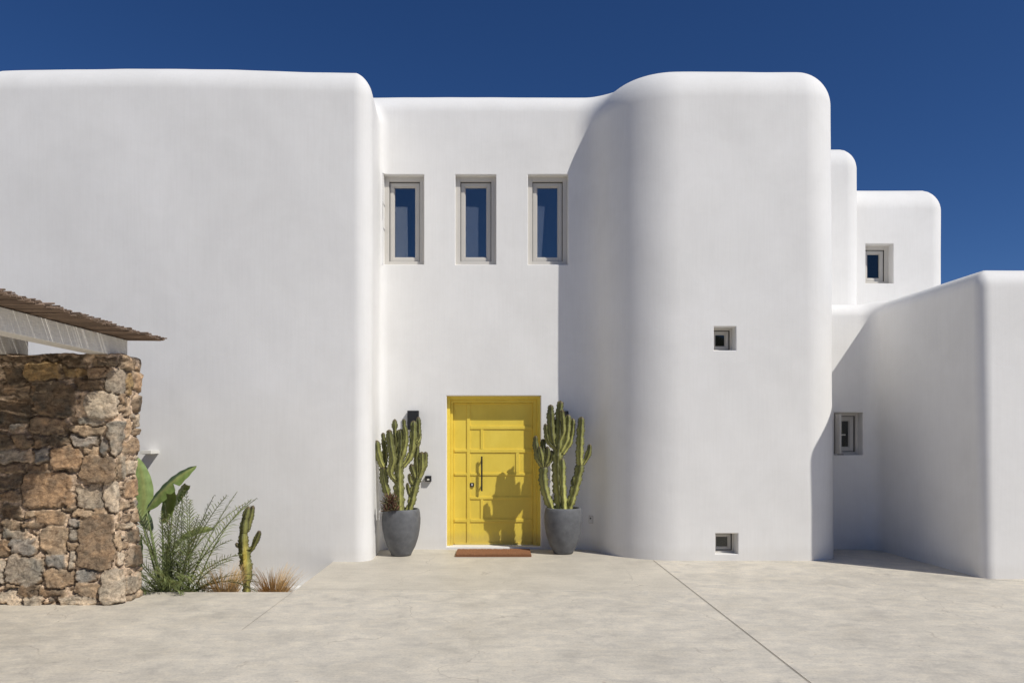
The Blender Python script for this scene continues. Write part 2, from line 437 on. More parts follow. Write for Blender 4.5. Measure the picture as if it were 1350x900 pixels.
# interior floors so that panes look into rooms
# door ---------------------------------------------------------------
def dx(u): return ((580+u/3.827)-VX)
YF=11.52; YL=11.625
def DX(u,y=YL): return dx(u)*y/F
def DZ(v,y=YL): return CAMZ+(VY-(510+v/3.83))*y/F
lx0,lx1=DX(66),DX(470); lz1=DZ(80); lz0=.045
leaf=MB(); leaf.box(lx0+.004,lx1-.004,YL,YL+.06,lz0,lz1-.004,.003)
door=leaf.build('door',M['yellow'],villa); door['label']='yellow pivot front door with raised strips in a grid'
fr=MB()
x0,x1,z0,z1=DO[0]+.004,DO[1]-.004,.032,DO[3]-.004
def porch(mb,x0,x1,z1,w,y0,y1,b=.004):
    mb.box(x0,x0+w,y0,y1,.031,z1,b); mb.box(x1-w,x1,y0,y1,.031,z1,b); mb.box(x0+w,x1-w,y0+.001,y1,z1-w,z1,b)
porch(fr,x0,x1,z1,.055,YF,YF+.16)
fr.box(x0+.056,lx0+.002,YF+.045,YF+.17,.031,z1-.056,.004); fr.box(lx1-.002,x1-.056,YF+.045,YF+.17,.031,z1-.056,.004)
fr.box(lx0+.003,lx1-.003,YF+.046,YF+.17,lz1-.002,z1-.056,.004)
fr.build('door_frame',M['yellow'],door)
th=MB(); th.box(DO[0]+.01,DO[1]-.01,11.405,YL+.1,.012,.030,.003); th.box(lx0,lx1,YL-.02,YL+.05,.031,.043,.002); th.build('threshold',M['stonecurb'],door)
mo=MB(); T=.016
def st(u0,u1,v0,v1,t=T): mo.box(DX(u0),DX(u1),YL-t,YL+.002,DZ(v1),DZ(v0),.003)
st(136,152,84,796)
for a,b in ((313,327),(433,445),(665,680),(784,797)): st(74,135.5,a,b,.015)
for a,b in ((196,212),(313,330),(433,445),(553,565),(665,680),(784,797)): st(152.5,464,a,b,.015)
for u0,u1,v0,v1 in ((205,220,212.5,312.5),(383,400,330.5,432.5),(205,218,565.5,664.5)): st(u0,u1,v0,v1,.014)
mo.build('raised_strip',M['yellow'],door)
ha=MB(); hx=DX(211,11.56); ha.box(hx-.013,hx+.013,YL-.075,YL-.050,DZ(525,11.56),DZ(350,11.56),.004)
for v in (372,500): ha.box(hx-.010,hx+.010,YL-.052,YL+.001,DZ(v)-.012,DZ(v)+.012,.002)
ha.build('handle',M['black'],door)
lk=MB(); lk.box(DX(152),DX(172),YL-.024,YL-.0005,DZ(503),DZ(483),.003); lo=lk.build('lock',M['black'],door)
kc=MB(); kc.box(DX(159),DX(165),YL-.028,YL-.0235,DZ(497),DZ(487),.001); kc.build('keyhole',M['white_metal'],door)

# ------------------------------------------------------------------ ground
g=MB(); BX=-2.33; BY0,BY1=8.24,10.6
def sheet(mb,x0,x1,y0,y1,z=0): mb.add([(x0,y0,z),(x1,y0,z),(x1,y1,z),(x0,y1,z)],[(0,1,2,3)])
sheet(g,-300,-9.5,-300,400); sheet(g,-9.5,BX,-300,BY0); sheet(g,2.246,300,-300,400); sheet(g,-9.5,BX,BY1,400); sheet(g,BX,2.246,-300,8.36); sheet(g,BX,2.246,11.43,400)
# kerb faces going down into the planting bed
g.add([(-9.5,BY0,0),(BX,BY0,0),(BX,BY0,-.5),(-9.5,BY0,-.5)],[(0,3,2,1)])
g.add([(BX,BY0,0),(BX,BY1,0),(BX,BY1,-.5),(BX,BY0,-.5)],[(0,1,2,3)])
g.add([(-9.5,BY0,0),(-9.5,BY1,0),(-9.5,BY1,-.5),(-9.5,BY0,-.5)],[(0,1,2,3)])
tag(g.build('pavement',M['paving']),kind='structure')
b=MB(); 
nx,ny=90,34
for j in range(ny+1):
    for i in range(nx+1):
        x=-9.5+(7.17)*i/nx; y=BY0+(BY1-BY0)*j/ny
        b.v.append((x,y,-.42+.05*noise.noise(Vector((x*2,y*2,0)))+.02*noise.noise(Vector((x*9,y*9,3)))))
for j in range(ny):
    for i in range(nx):
        a=j*(nx+1)+i; b.f.append((a,a+1,a+nx+2,a+nx+1))
tag(b.build('planting_bed',M['soil'],smooth=True),kind='structure')
p=MB(); p.box(-7.2,-2.34,10.06,10.24,-.6,-.33,.02)
p.build('plinth',M['plaster'],villa)
s=MB(); sheet(s,BX,2.246,8.36,11.43,0)
tag(s.build('entrance_path',M['path']),kind='structure')
j=MB()
def line(p0,p1,w,z):
    p0=Vector((*p0,z));p1=Vector((*p1,z)); d=(p1-p0).normalized(); n_=Vector((-d.y,d.x,0))*w/2
    j.add([p0-n_,p1-n_,p1+n_,p0+n_],[(0,1,2,3)])
line((2.25,10.36),(2.262,-6),.0065,.0055)

line((6.1,8.98),(9.5,7.2),.008,.0055)
tag(j.build('paving_joint',M['joint']),kind='structure')
j=MB(); line((BX,8.22),(-2.335,6.6),.004,.0055); line((BX,8.36),(.3,8.36),.003,.0055)
tag(j.build('paving_joint',simple('filled_joint',(.36,.32,.265),.9,.3,9)),kind='structure')

# ------------------------------------------------------------------ stone wall
YS=7.6
def SX(px): return (px-VX)*YS/F
def SZ(py): return CAMZ+(VY-py)*YS/F
G_=(.31,.285,.25); BG=(.25,.238,.225); BR=(.235,.18,.13); TN=(.34,.27,.20); RU=(.31,.225,.155); DK=(.13,.105,.08); LG=(.42,.375,.315); OC=(.30,.22,.12)  # DK: dark stone, darkened further to paint in pergola shade at upper left
ST=[(101,151,678,750,BR),(54,87,693,730,TN),(13,47,710,730,BG),(7,57,732,771,G_),(28,94,622,669,RU),(45,86,673,691,BR),(98,137,642,672,LG),(137,168,637,676,LG),
(58,86,731,748,BG),(60,100,750,772,TN),(100,124,751,766,BG),(98,132,768,786,TN),(133,169,750,797,LG),(26,50,770,786,BR),(52,86,773,785,BR),(0,30,777,797,LG),(32,56,785,799,LG),(77,129,786,799,LG),
(0,36,697,709,G_),(26,52,690,697,BR),(0,20,686,695,TN),(-6,11,711,731,BR),(92,104,681,694,BG),(91,100,695,711,G_),(91,99,728,748,G_),(35,45,673,682,TN),(84,98,668,673,BR),(96,120,672,680,TN),(120,137,669,677,TN),
(159,170,678,686,BR),(157,168,690,700,TN),(7,26,769,776,TN),(-12,5,735,768,G_),(152,168,704,725,TN),(155,170,727,746,LG),(88,99,714,727,TN),
(139,171,486,517,G_),(160,184,469,487,TN),(159,174,517,530,BR),(113,157,516,551,LG),(158,173,531,543,TN),(175,186,523,547,TN),(98,137,551,560,G_),(90,135,561,572,TN),(90,128,573,588,BG),(129,139,574,599,BG),
(142,171,553,599,G_),(106,152,600,638,BR),(69,106,588,620,RU),(162,181,602,630,LG),(174,184,549,575,TN),(173,184,490,520,OC),(100,137,498,514,DK),(113,152,482,497,BR),(125,158,471,481,DK),
(31,79,476,502,OC),(4,29,482,506,DK),(0,57,508,521,BR),(-8,40,526,558,DK),(42,98,504,549,DK),(38,88,551,570,BR),(-8,15,571,591,DK),(17,41,572,590,BR),(45,67,592,609,BG),(-10,36,594,609,G_),(43,63,573,589,BR),(65,88,572,586,DK),
(0,32,612,622,BR),(33,66,611,624,BR),(-5,28,626,643,DK),(-5,25,646,660,BR),(0,26,664,683,DK),(80,112,470,480,DK),(83,112,483,497,OC),(0,60,467,474,BR),(62,78,467,474,DK),(110,128,590,598,TN),(155,172,640-36,634,TN)]
stones=[]
for a,b_,c,d,col in ST:
    stones.append([ (SX(a)+SX(b_))/2,(SZ(c)+SZ(d))/2,abs(SX(b_)-SX(a))/2+.006,abs(SZ(c)-SZ(d))/2+.006,col])
XC=-3.97       # front right corner
u_left=-7.6    # far left end of the wall
AR=.10         # corner rounding
TH=.52
Lf=(XC-AR)-u_left; La=AR*math.pi/2; Ls=TH-2*AR
UT=Lf+La+Ls+La+Lf
def x2u(x): return x-u_left if x<XC-AR else Lf+(x-(XC-AR))
S=[[x2u(s_[0])]+s_[1:] for s_ in stones]
R_=random.Random(5)
cols=[G_,BG,BR,TN,RU,DK,LG,TN,LG,BR]
def free(u,z,w,h):
    for s_ in S:
        if abs(u-s_[0])<w+s_[2]+.008 and abs(z-s_[1])<h+s_[3]+.006: return False
    return True
for wmax,hmax,tries in ((.26,.12,1200),(.2,.07,2500),(.15,.045,4000),(.09,.05,6000),(.05,.035,9000),(.03,.022,9000)):
    for _ in range(tries):
        w=wmax*(.6+.4*R_.random()); h=hmax*(.6+.4*R_.random())
        u=R_.uniform(0,UT); z=R_.uniform(.02,2.62)
        if free(u,z,w/1.0,h/1.0):
            S.append([u,z,w,h,R_.choice(cols)])
S.sort(key=lambda q:q[0])
h_=.0125
nu=int(UT/h_); nz=int(2.66/h_)
us=np.linspace(0,UT,nu+1); zs=np.linspace(-.02,2.655,nz+1)
U,Zz=np.meshgrid(us,zs)
def vnoise(a,b,seed):   # cheap smooth value noise
    r=np.random.default_rng(seed).random((256,256))
    ai=np.floor(a).astype(int); bi=np.floor(b).astype(int); fa=a-ai; fb=b-bi
    fa=fa*fa*(3-2*fa); fb=fb*fb*(3-2*fb)
    g0=r[ai%256,bi%256]; g1=r[(ai+1)%256,bi%256]; g2=r[ai%256,(bi+1)%256]; g3=r[(ai+1)%256,(bi+1)%256]
    return (g0*(1-fa)+g1*fa)*(1-fb)+(g2*(1-fa)+g3*fa)*fb
WU=U+.030*(vnoise(U*14,Zz*14,1)-.5)*2+.016*(vnoise(U*33,Zz*33,2)-.5)*2
WZz=Zz+.026*(vnoise(U*12,Zz*16,3)-.5)*2+.010*(vnoise(U*36,Zz*44,4)-.5)*2
H=.0*U; COL=np.zeros(U.shape+(3,)); COL[:]=(.60,.46,.335)
mn=vnoise(U*30,Zz*30,9); mort=.008+.010*mn; H+=mort
COL*=(.85+.3*mn)[...,None]
BEST=np.full(U.shape,-1.0)
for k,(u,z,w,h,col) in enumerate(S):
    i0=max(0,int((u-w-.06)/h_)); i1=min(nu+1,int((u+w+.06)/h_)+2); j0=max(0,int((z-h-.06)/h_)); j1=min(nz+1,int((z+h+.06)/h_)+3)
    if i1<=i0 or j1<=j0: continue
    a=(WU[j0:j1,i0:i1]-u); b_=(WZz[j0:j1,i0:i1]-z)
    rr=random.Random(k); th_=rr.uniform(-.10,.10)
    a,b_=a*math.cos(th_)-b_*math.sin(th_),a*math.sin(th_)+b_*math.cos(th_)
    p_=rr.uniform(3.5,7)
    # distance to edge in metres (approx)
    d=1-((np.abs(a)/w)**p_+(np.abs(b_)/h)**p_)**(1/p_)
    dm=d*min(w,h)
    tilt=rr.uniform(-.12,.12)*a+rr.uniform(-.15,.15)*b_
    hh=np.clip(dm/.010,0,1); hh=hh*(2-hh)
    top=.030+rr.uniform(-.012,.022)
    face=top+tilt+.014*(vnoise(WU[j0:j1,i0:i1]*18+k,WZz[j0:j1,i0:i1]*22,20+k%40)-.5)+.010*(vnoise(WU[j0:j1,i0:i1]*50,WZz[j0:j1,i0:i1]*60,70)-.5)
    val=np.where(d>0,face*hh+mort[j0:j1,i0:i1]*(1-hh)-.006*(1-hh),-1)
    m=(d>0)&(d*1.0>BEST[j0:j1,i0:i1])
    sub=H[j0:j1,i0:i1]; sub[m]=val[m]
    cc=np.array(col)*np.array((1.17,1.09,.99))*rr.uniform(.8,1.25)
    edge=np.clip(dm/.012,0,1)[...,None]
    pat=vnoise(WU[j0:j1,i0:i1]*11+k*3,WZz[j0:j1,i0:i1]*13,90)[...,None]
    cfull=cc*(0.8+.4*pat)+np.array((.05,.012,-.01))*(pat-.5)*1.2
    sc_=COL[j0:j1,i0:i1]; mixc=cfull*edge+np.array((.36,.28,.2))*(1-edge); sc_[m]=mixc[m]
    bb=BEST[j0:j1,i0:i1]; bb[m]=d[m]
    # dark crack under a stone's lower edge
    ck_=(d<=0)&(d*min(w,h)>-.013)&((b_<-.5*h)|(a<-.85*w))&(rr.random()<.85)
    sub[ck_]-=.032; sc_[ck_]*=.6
# wrap onto the wall plan
def wrap(u):
    if u<Lf: return (u_left+u,YS,0,-1)
    u-=Lf
    if u<La:
        t=u/AR; return (XC-AR+AR*math.sin(t),YS+AR-AR*math.cos(t),math.sin(t),-math.cos(t))
    u-=La
    if u<Ls: return (XC,YS+AR+u,1,0)
    u-=Ls
    if u<La:
        t=u/AR; return (XC-AR+AR*math.cos(t),YS+TH-AR+AR*math.sin(t),math.cos(t),math.sin(t))
    u-=La
    return (XC-AR-u,YS+TH,0,1)
Wp=np.array([wrap(u) for u in us])
lean=.055*(1-np.clip(Zz/2.66,0,1))*0
batter=np.clip((2.66-Zz)/2.66,0,1)
nxv=Wp[None,:,2]; nyv=Wp[None,:,3]
# the free end leans in a little towards its foot and swings out at the base
endoff=-.07*np.sin(np.pi*np.clip(Zz/2.66,0,1)*.9+.3)+.02
wavy=.03*(vnoise(U*1.5,Zz*2.2,77)-.5)
HX=H-.03+wavy
PX=Wp[None,:,0]+nxv*(HX+np.where(nxv>0,endoff*nxv,0)); PY=Wp[None,:,1]+nyv*HX
toprag=.02*(vnoise(U*6,U*0,78)-.5)+.012*(vnoise(U*20,U*0,79)-.5)
fade=np.clip((Zz-2.45)/.2,0,1)
PZ=Zz+toprag*fade
# round the top edge
rt=np.clip((Zz-2.59)/.065,0,1); shrink=.05*(1-np.sqrt(np.clip(1-rt**2,0,1)))
PX-=nxv*shrink; PY-=nyv*shrink
V=np.stack([PX,PY,PZ],-1).reshape(-1,3)
nC=nu+1
idx=np.arange((nz)*(nu)).reshape(nz,nu)
jj,ii=np.meshgrid(np.arange(nz),np.arange(nu),indexing='ij')
a=(jj*nC+ii).ravel(); Fq=np.stack([a,a+1,a+1+nC,a+nC],1)
# top: stitch row to the centre line
base=len(V); tv=[];tc=[]
for i in range(nu+1):
    x,y,nx_,ny_=Wp[i]
    tv.append((min(V[nz*nC+i][0],XC-.2),YS+TH/2,2.655+.02*math.sin(i*.3)))
V2=np.concatenate([V,np.array(tv)])
tf=[(nz*nC+i,nz*nC+i+1,base+i+1,base+i) for i in range(nu)]
me=bpy.data.meshes.new('stone_wall'); me.from_pydata(V2.tolist(),[],[tuple(f) for f in Fq.tolist()]+tf); me.update()
me.polygons.foreach_set('use_smooth',[True]*len(me.polygons))
cc=np.ones((len(V2),4),np.float32); cc[:len(V),:3]=COL.reshape(-1,3); cc[len(V):,:3]=(.25,.2,.15)
at=me.color_attributes.new('tint','FLOAT_COLOR','POINT'); at.data.foreach_set('color',cc.ravel())
me.materials.append(M['stone'])
sw=bpy.data.objects.new('stone_wall',me); C.objects.link(sw)
tag(sw,'rough rubble stone wall with sandy mortar under the reed roof','wall')

# ------------------------------------------------------------------ pergola
pg=empty('pergola',(-4.2,3.0,0)); tag(pg,'pergola of pale beams carrying a brown reed mat above the stone wall','pergola')
for bx0,bx1,ye,nm in ((-4.31,-4.11,8.02,'beam'),(-5.40,-5.20,8.0,'beam'),(-6.5,-6.3,8.0,'beam'),(-7.6,-7.4,8.0,'beam')):
    m=MB(); m.box(bx0,bx1,2.6,ye,2.645,2.845,.006); m.build(nm,M['beam'],pg)
m=MB(); m.box(-7.7,-4.0,3.0,3.15,2.44,2.643,.006); m.build('cross_beam',M['beam'],pg)
for x in (-4.2,-7.4):
    m=MB(); m.box(x-.07,x+.07,3.005,3.145,0,2.438,.006); m.build('post',M['beam'],pg)
m=MB(); r2=random.Random(3)
y=2.4
while y<8.17:
    rd=r2.uniform(.0055,.0095); z=2.858+r2.uniform(0,.012); x1=-3.76+r2.uniform(-.06,.035); x0=-7.7
    if r2.random()<.06: x1+=r2.uniform(.02,.06)
    g0=r2.uniform(.55,1.1); c=(.27*g0,.19*g0,.135*g0)
    ph=r2.uniform(0,6); am=.004
    pts=[(x1+(x0-x1)*t, y+am*math.sin(ph+9*t)+r2.uniform(-.002,.002), z+.004*math.sin(ph*2+12*t)) for t in (0,.03,.09,.16,.25,.36,.5,.75,1)]
    m.tube(pts,rd,5,col=c)
    # a second, sparser layer on top
    if r2.random()<.97:
        g0=r2.uniform(.5,1.0); c=(.27*g0,.19*g0,.135*g0)
        pts=[(x1+r2.uniform(-.05,.03),y+.008,z+.016),(-5,y+.010+r2.uniform(-.004,.004),z+.018),(x0,y+.008,z+.016)]
        m.tube(pts,rd*.9,5,col=c)
    y+=rd*2+ (r2.uniform(.0005,.004) if r2.random()<.86 else r2.uniform(.005,.009))
# the eave: longer twigs pointing away at the far end
m.build('reed_mat',M['reed'],pg)
m=MB()
for yy2 in (3.4,4.6,5.8,7.0,7.9):
    m.tube([(-3.80,yy2,2.875),(-7.6,yy2,2.88)],.004,5,col=(.1,.08,.06))
m.build('binding_wire',M['reed'],pg)

# ------------------------------------------------------------------ pots
def pot(name,px,y,ztop,label):
    cx=(px-VX)*y/F; o=empty('plant_pot',(cx,y,0)); tag(o,label,'plant pot','grey plant pots beside the yellow door')
    m=MB(); h=ztop
    prof=[(0,.004),(.135,.004),(.150,.012),(.165,.05),(.213,.14),(.252,.26),(.276,.38),(.287,.48),(.289,.55),(.281,.64),(.270,.685),(.262,.697),(.254,.70),(.243,.697),(.240,.685),(.246,.62)]
    prof=[(r,z*h/.70) for r,z in prof]
    m.lathe(prof,cx,y,64); m.build('vessel',M['pot'],o,smooth=True)
    m=MB(); n=24; m.v.append((cx,y,h-.05))
    rr=random.Random(px)
    for k in range(1,6):
        for i in range(n):
            a=2*math.pi*i/n; r=.2445*k/5; m.v.append((cx+r*math.cos(a),y+r*math.sin(a),h-.055+rr.uniform(-.008,.012)))
    for i in range(n): m.f.append((0,1+i,1+(i+1)%n))
    for k in range(4):
        for i in range(n):
            a=1+k*n+i;b=1+k*n+(i+1)%n; m.f.append((a,a+n,b+n,b))
    m.build('potting_soil',M['potsoil'],o,smooth=True)
    return cx
pot('plant_pot',529,10.82,.70,'grey egg-shaped pot left of the yellow door, dark rosette plant spilling over its rim')
pot('plant_pot',742.5,11.0,.70,'grey egg-shaped pot right of the yellow door, beside the curved tower wall')

# ------------------------------------------------------------------ cacti
def smooth_path(pts,n=8):
    out=[]; N=len(pts)
    for i in range(N-1):
        p0=pts[max(i-1,0)];p1=pts[i];p2=pts[i+1];p3=pts[min(i+2,N-1)]
        for k in range(n):
            t=k/n
            out.append([.5*((2*b)+(-a+c)*t+(2*a-5*b+4*c-d)*t*t+(-a+3*b-3*c+d)*t**3) for a,b,c,d in zip(p0,p1,p2,p3)])
    out.append(list(pts[-1])); return out
def cactus(name,arms,y0,label,group=None,greens=None,spin=.4,ribs=5,amp=.55,extra=None):
    m=MB(); rr=random.Random(hash(name)%99 if False else len(arms)*7+int(y0*10))
    for arm in arms:
        dy=arm.get('dy',0); dy0=arm.get('dy0',0); pts=arm['p']; n=len(pts)
        raw=[]
        for i,(px,py,r) in enumerate(pts):
            t=i/(n-1); yy=y0+dy0+(dy-dy0)*t
            v=P(px,py,yy); raw.append((v.x,v.y,v.z,r*yy/F))
        sm=smooth_path(raw,7); 
        Ltot=sum((Vector(sm[i+1][:3])-Vector(sm[i][:3])).length for i in range(len(sm)-1))
        P3=[];Rd=[];Cs=[]; s_=0
        g=arm.get('g',1.0)*rr.uniform(.85,1.15)
        for i,q in enumerate(sm):
            if i: s_+=(Vector(q[:3])-Vector(sm[i-1][:3])).length
            e=Ltot-s_
            k=1.0
            tip=.045
            if e<tip: k=math.sqrt(max(.02,1-((tip-e)/tip)**2))
            seg=1+.11*math.sin(s_*38+rr.random()*.5)
            P3.append(q[:3]); Rd.append(max(.003,1.12*q[3]*k*seg))
            t=s_/Ltot
            base=Vector((.34,.33,.10)); tipc=Vector((.13,.135,.042))
            c=base.lerp(tipc,t)*g
            if e<.03: c=c.lerp(Vector((.12,.07,.035)),.6)
            if arm.get('yel') and arm['yel'][0]<t<arm['yel'][1]: c=Vector((.42,.36,.09))
            Cs.append((c.x,c.y,c.z))
        # round off the end
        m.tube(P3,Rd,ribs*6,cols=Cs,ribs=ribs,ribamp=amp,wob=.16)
        # spines / areoles along the ribs
        N=len(P3)
        for i in range(1,N-1):
            t=(Vector(P3[i+1])-Vector(P3[i-1])).normalized()
            up=Vector((0,-1,0)); up=(up-t*up.dot(t)).normalized(); sd=t.cross(up)
            for q in range(ribs):
                a=2*math.pi*q/ribs
                d=up*math.cos(a)+sd*math.sin(a); b0=Vector(P3[i])+d*Rd[i]*.97+t*rr.uniform(-.004,.004)
                w=t*.0028; e=b0+d*.009
                tt=t.cross(d)*.002
                m.add([b0-w-tt,b0+w,b0-w+tt,e],[(0,1,3),(1,2,3),(2,0,3)],(.14,.09,.05))
    o=m.build('cactus',M['cactus'],smooth=True,loc=P(arms[0]['p'][0][0],arms[0]['p'][0][1],y0))
    tag(o,label,'cactus',group)
    return o
A=lambda *p,**k: dict(p=p,**k)
left=[
 A((527,676,6.2),(526.5,655,6.4),(526,635,6.4),(526,615,6.0),(528,598,5.6),(529,580,5.2),(528,565,3.8),g=1.15),
 A((518,676,4.2),(513,656,4.4),(508,640,4.8),(506,626,5.4),(506,614,4.6),dy0=.05,dy=.0,yel=(.28,.42)),
 A((506,616,3.2),(502,608,4.6),(498.5,596,4.9),(497,586,4.4),(497,580,3),g=1.0,dy=-.02),
 A((506,616,2.6),(508,605,3.6),(507,590,3.2),(505.5,577,2.7),(505,570,2.2),dy0=.04,dy=.08,g=.9),
 A((524,634,2.8),(517,628,3.6),(514.5,620,4.4),(518,606,5.0),(516,592,5.2),(514,578,4.8),(513,566,3.8),dy0=-.02,dy=-.07,g=1.0),
 A((519,606,2.6),(522,594,3.6),(522,580,3.4),(520.5,566,2.6),(520.5,562,3.6),(520.5,552,2.4),dy=.03,g=.95),
 A((526,612,3),(530,600,4.2),(534,586,4.0),(535,572,3.3),(533,560,2.6),(532.5,552,2.0),dy=-.05,g=1.25),
 A((529,616,3),(538,606,4.2),(543,594,4.2),(545,578,4.8),(545.5,563,4.4),(545.5,554,3.4),dy=.02,g=1.05),
 A((541,600,2.6),(550,586,3.4),(552,572,3.2),(552,560,3.0),(551.5,549,2.4),dy0=.02,dy=.07,g=.85),
 A((528,604,3),(524,592,3.8),(525,578,3.4),(526,566,3),dy=.10,g=.8),
 A((548,584,2),(553,578,2.6),(553.5,571,2),dy=.05),
 A((538,676,4.4),(543,660,4.8),(546,646,5.2),(549,634,5.4),(551,626,4.8),dy0=.04,dy=.06,g=1.15),
 A((548,632,3),(545,622,3.8),(543,616,3.2),(542,611,2.2),dy0=.05,dy=.02,g=.95),
 A((546,640,2.4),(541.5,634,3.0),(540,628,2.4),(540,624,1.8),dy0=.05,dy=.0,g=1.0),
 A((543,656,2.0),(539,648,2.5),(537.5,641,2.0),(537,636,1.5),dy0=.05,dy=.0,g=1.0),
 A((551,630,3),(550,616,3.8),(549,602,3.6),(550,594,3.2),(550.5,587,2.3),dy0=.06,dy=.02,g=.95),
 A((552,630,3.2),(556,618,4.2),(556.5,606,3.8),(556,595,2.8),dy0=.06,dy=.0,g=1.25),
 A((553,628,3),(559,616,3.4),(561,604,3.2),(561,595,2.4),dy0=.06,dy=.06,g=.95),
]
cactus('cactus',left,10.82,'candelabra cactus of many crowded arms in the left grey pot',group=None)
right=[
 A((739,676,6.6),(738,658,6.8),(736,640,6.8),(735,622,6.6),(735,604,6.2),(736,588,5.8),(738,570,5.6),(738,553,5.2),(738,540,4.6),(739,528,3.2),g=.95),
 A((743,676,4.6),(742,655,4.8),(741,635,4.6),(741,618,4.4),(741,604,3.6),dy0=-.05,dy=-.05,g=1.5),
 A((730,676,4.6),(723,660,5.0),(718,644,5.2),(716,628,5.4),(717,614,4.8),dy0=.0,dy=.0,g=1.05),
 A((717,616,3),(710,606,3.6),(707.5,594,3.8),(706,584,3.4),(706,574,2.4),dy=-.02,g=.75),
 A((716,616,3),(714,604,3.6),(712,594,3.2),(711,588,2.4),dy=-.06,g=1.1),
 A((718,614,3),(717,600,3.8),(716,588,3.4),(716,578,2.4),dy=.04,g=.7),
 A((718,614,3),(721,604,3.6),(722,595,3.2),(721.5,588,2.4),dy=-.03,g=.7),
 A((719,614,2.6),(726,606,3.0),(727,599,2.8),(727,593,2.2),dy=.02,g=.6),
 A((734,592,3.4),(729,582,4.6),(727,568,5.0),(726,552,4.8),(726,540,4.0),(726,533,2.6),dy=-.02,g=.8),
 A((732,590,2.8),(723,582,3.2),(720,570,3.0),(719,558,2.0),dy=-.03,g=.75),
 A((736,582,3.4),(742,570,4.0),(742,556,3.6),(741,545,3.2),(741,540,2),dy=-.10,g=1.15),
 A((739,594,3),(746,580,4.0),(748,566,4.0),(749,554,3.6),(749,546,2.4),dy=-.02,g=1.1),
 A((741,598,3),(750,585,3.4),(753.5,572,3.4),(755,560,3.2),(755,551,2.2),dy=.04,g=1.1),
 A((735,590,2.6),(733,572,3.6),(732,560,3),(732,552,2),dy=.10,g=.6),
 A((748,676,4.4),(753,660,4.8),(758,643,5.2),(762,626,5.4),(764.5,614,5.0),(765,610,4),dy0=.0,dy=-.02,g=1.3),
 A((765,613,3.8),(764,604,4.6),(764.5,590,4.6),(765,574,4.6),(766,560,4.2),(766.5,549,3.0),dy0=-.02,dy=-.02,g=1.05),
 A((766,613,2.6),(772,606,3.0),(775.5,598,3.4),(777,591,3.0),(777.5,585,2.0),dy=.0,g=.85),
 A((758,642,2),(755,636,2.6),(756,630,2.2),g=.8),
]
cactus('cactus',right,11.0,'candelabra cactus with three spread stems in the right grey pot',ribs=4,amp=.5)
bed=[
 A((325,800,4.6),(325,782,4.4),(325,766,5.0),(325.5,755,6.7),(324,742,7.2),(322.5,728,6.9),(321,714,5.9),(321,702,5.0),(321.5,700,5.4),(323,686,4.7),(326,674,3.9),(328,667,2.8),dy0=0,g=1.0),
 A((325,700,2.8),(328,690,3.8),(331,678,3.6),(333,669,3.0),(333,666,2.1),dy0=.03,dy=.05,g=.8),
 A((325,724,2.1),(332,723,2.8),(337,713,3.4),(341,704,3.3),(342,699,2.4),dy=-.02,g=.8),
 A((318,721,1.9),(313,718,2.5),(311,715,1.9),g=.7),
]
bc=cactus('cactus',bed,9.1,'single columnar cactus with yellow centre between two tufts of dry grass',amp=.5,ribs=4)
# yellow heart of the bed cactus : paint attribute low down the stem
at=bc.data.color_attributes['tint']; n=len(bc.data.vertices)
co=np.empty(n*3); bc.data.vertices.foreach_get('co',co); co=co.reshape(-1,3)+np.array(bc.location)
cl=np.empty(n*4,np.float32); at.data.foreach_get('color',cl); cl=cl.reshape(-1,4)
zc_=1.76+(VY-738)*9.1/F
xm=(323.5-VX)*9.1/F
t=np.exp(-((co[:,2]-zc_)/.24)**2)*np.exp(-((co[:,0]-xm-.012)/.022)**4)*.9
cl[:,:3]=cl[:,:3]*(1-t[:,None])+np.array((.46,.36,.06))*t[:,None]
at.data.foreach_set('color',cl.ravel())

# rosette succulent in the left pot
m=MB(); rr=random.Random(4); rc=P(517,668,10.66)
for cpt,sz,nl in ((P(514,663,10.60),1.0,60),(P(520,672,10.58),.8,34),(P(511,673,10.60),.85,36)):
    for k in range(nl):
        a=k*2.4; el=math.radians(75-85*k/nl)
        d=Vector((math.cos(a)*math.cos(el),-abs(math.sin(a))*math.cos(el)*.8 if k%3 else math.sin(a)*math.cos(el),math.sin(el)))
        L=.14*sz*rr.uniform(.8,1.15); s_=d.cross(Vector((0,0,1))).normalized(); nrm=s_.cross(d).normalized()
        g=rr.uniform(.6,1.3); c=(.15*g,.075*g,.045*g) if rr.random()<.6 else (.17*g,.15*g,.07*g)
        vs=[];fs=[]
        prof=[(0,.006),(.35,.010),(.7,.013),(.9,.010),(1.0,.0015)]
        for t,w in prof:
            p=cpt+d*L*t+Vector((0,0,.02*t*t))
            vs+=[p-s_*w,p+nrm*.004,p+s_*w,p-nrm*.005]
        for i in range(len(prof)-1):
            for q in range(4):
                a0=i*4+q;b0=i*4+(q+1)%4; fs.append((a0,b0,b0+4,a0+4))
        fs.append((16,17,18,19))
        m.add(vs,fs,c)
m.tube([P(521,676,10.70),P(518,672,10.62),P(515,664,10.60)],.012,6,col=(.12,.09,.06))
o=m.build('succulent',M['leaf'],smooth=True,loc=P(519,674,10.72)); tag(o,'dark red rosette succulent spilling over the rim of the left grey pot','succulent')

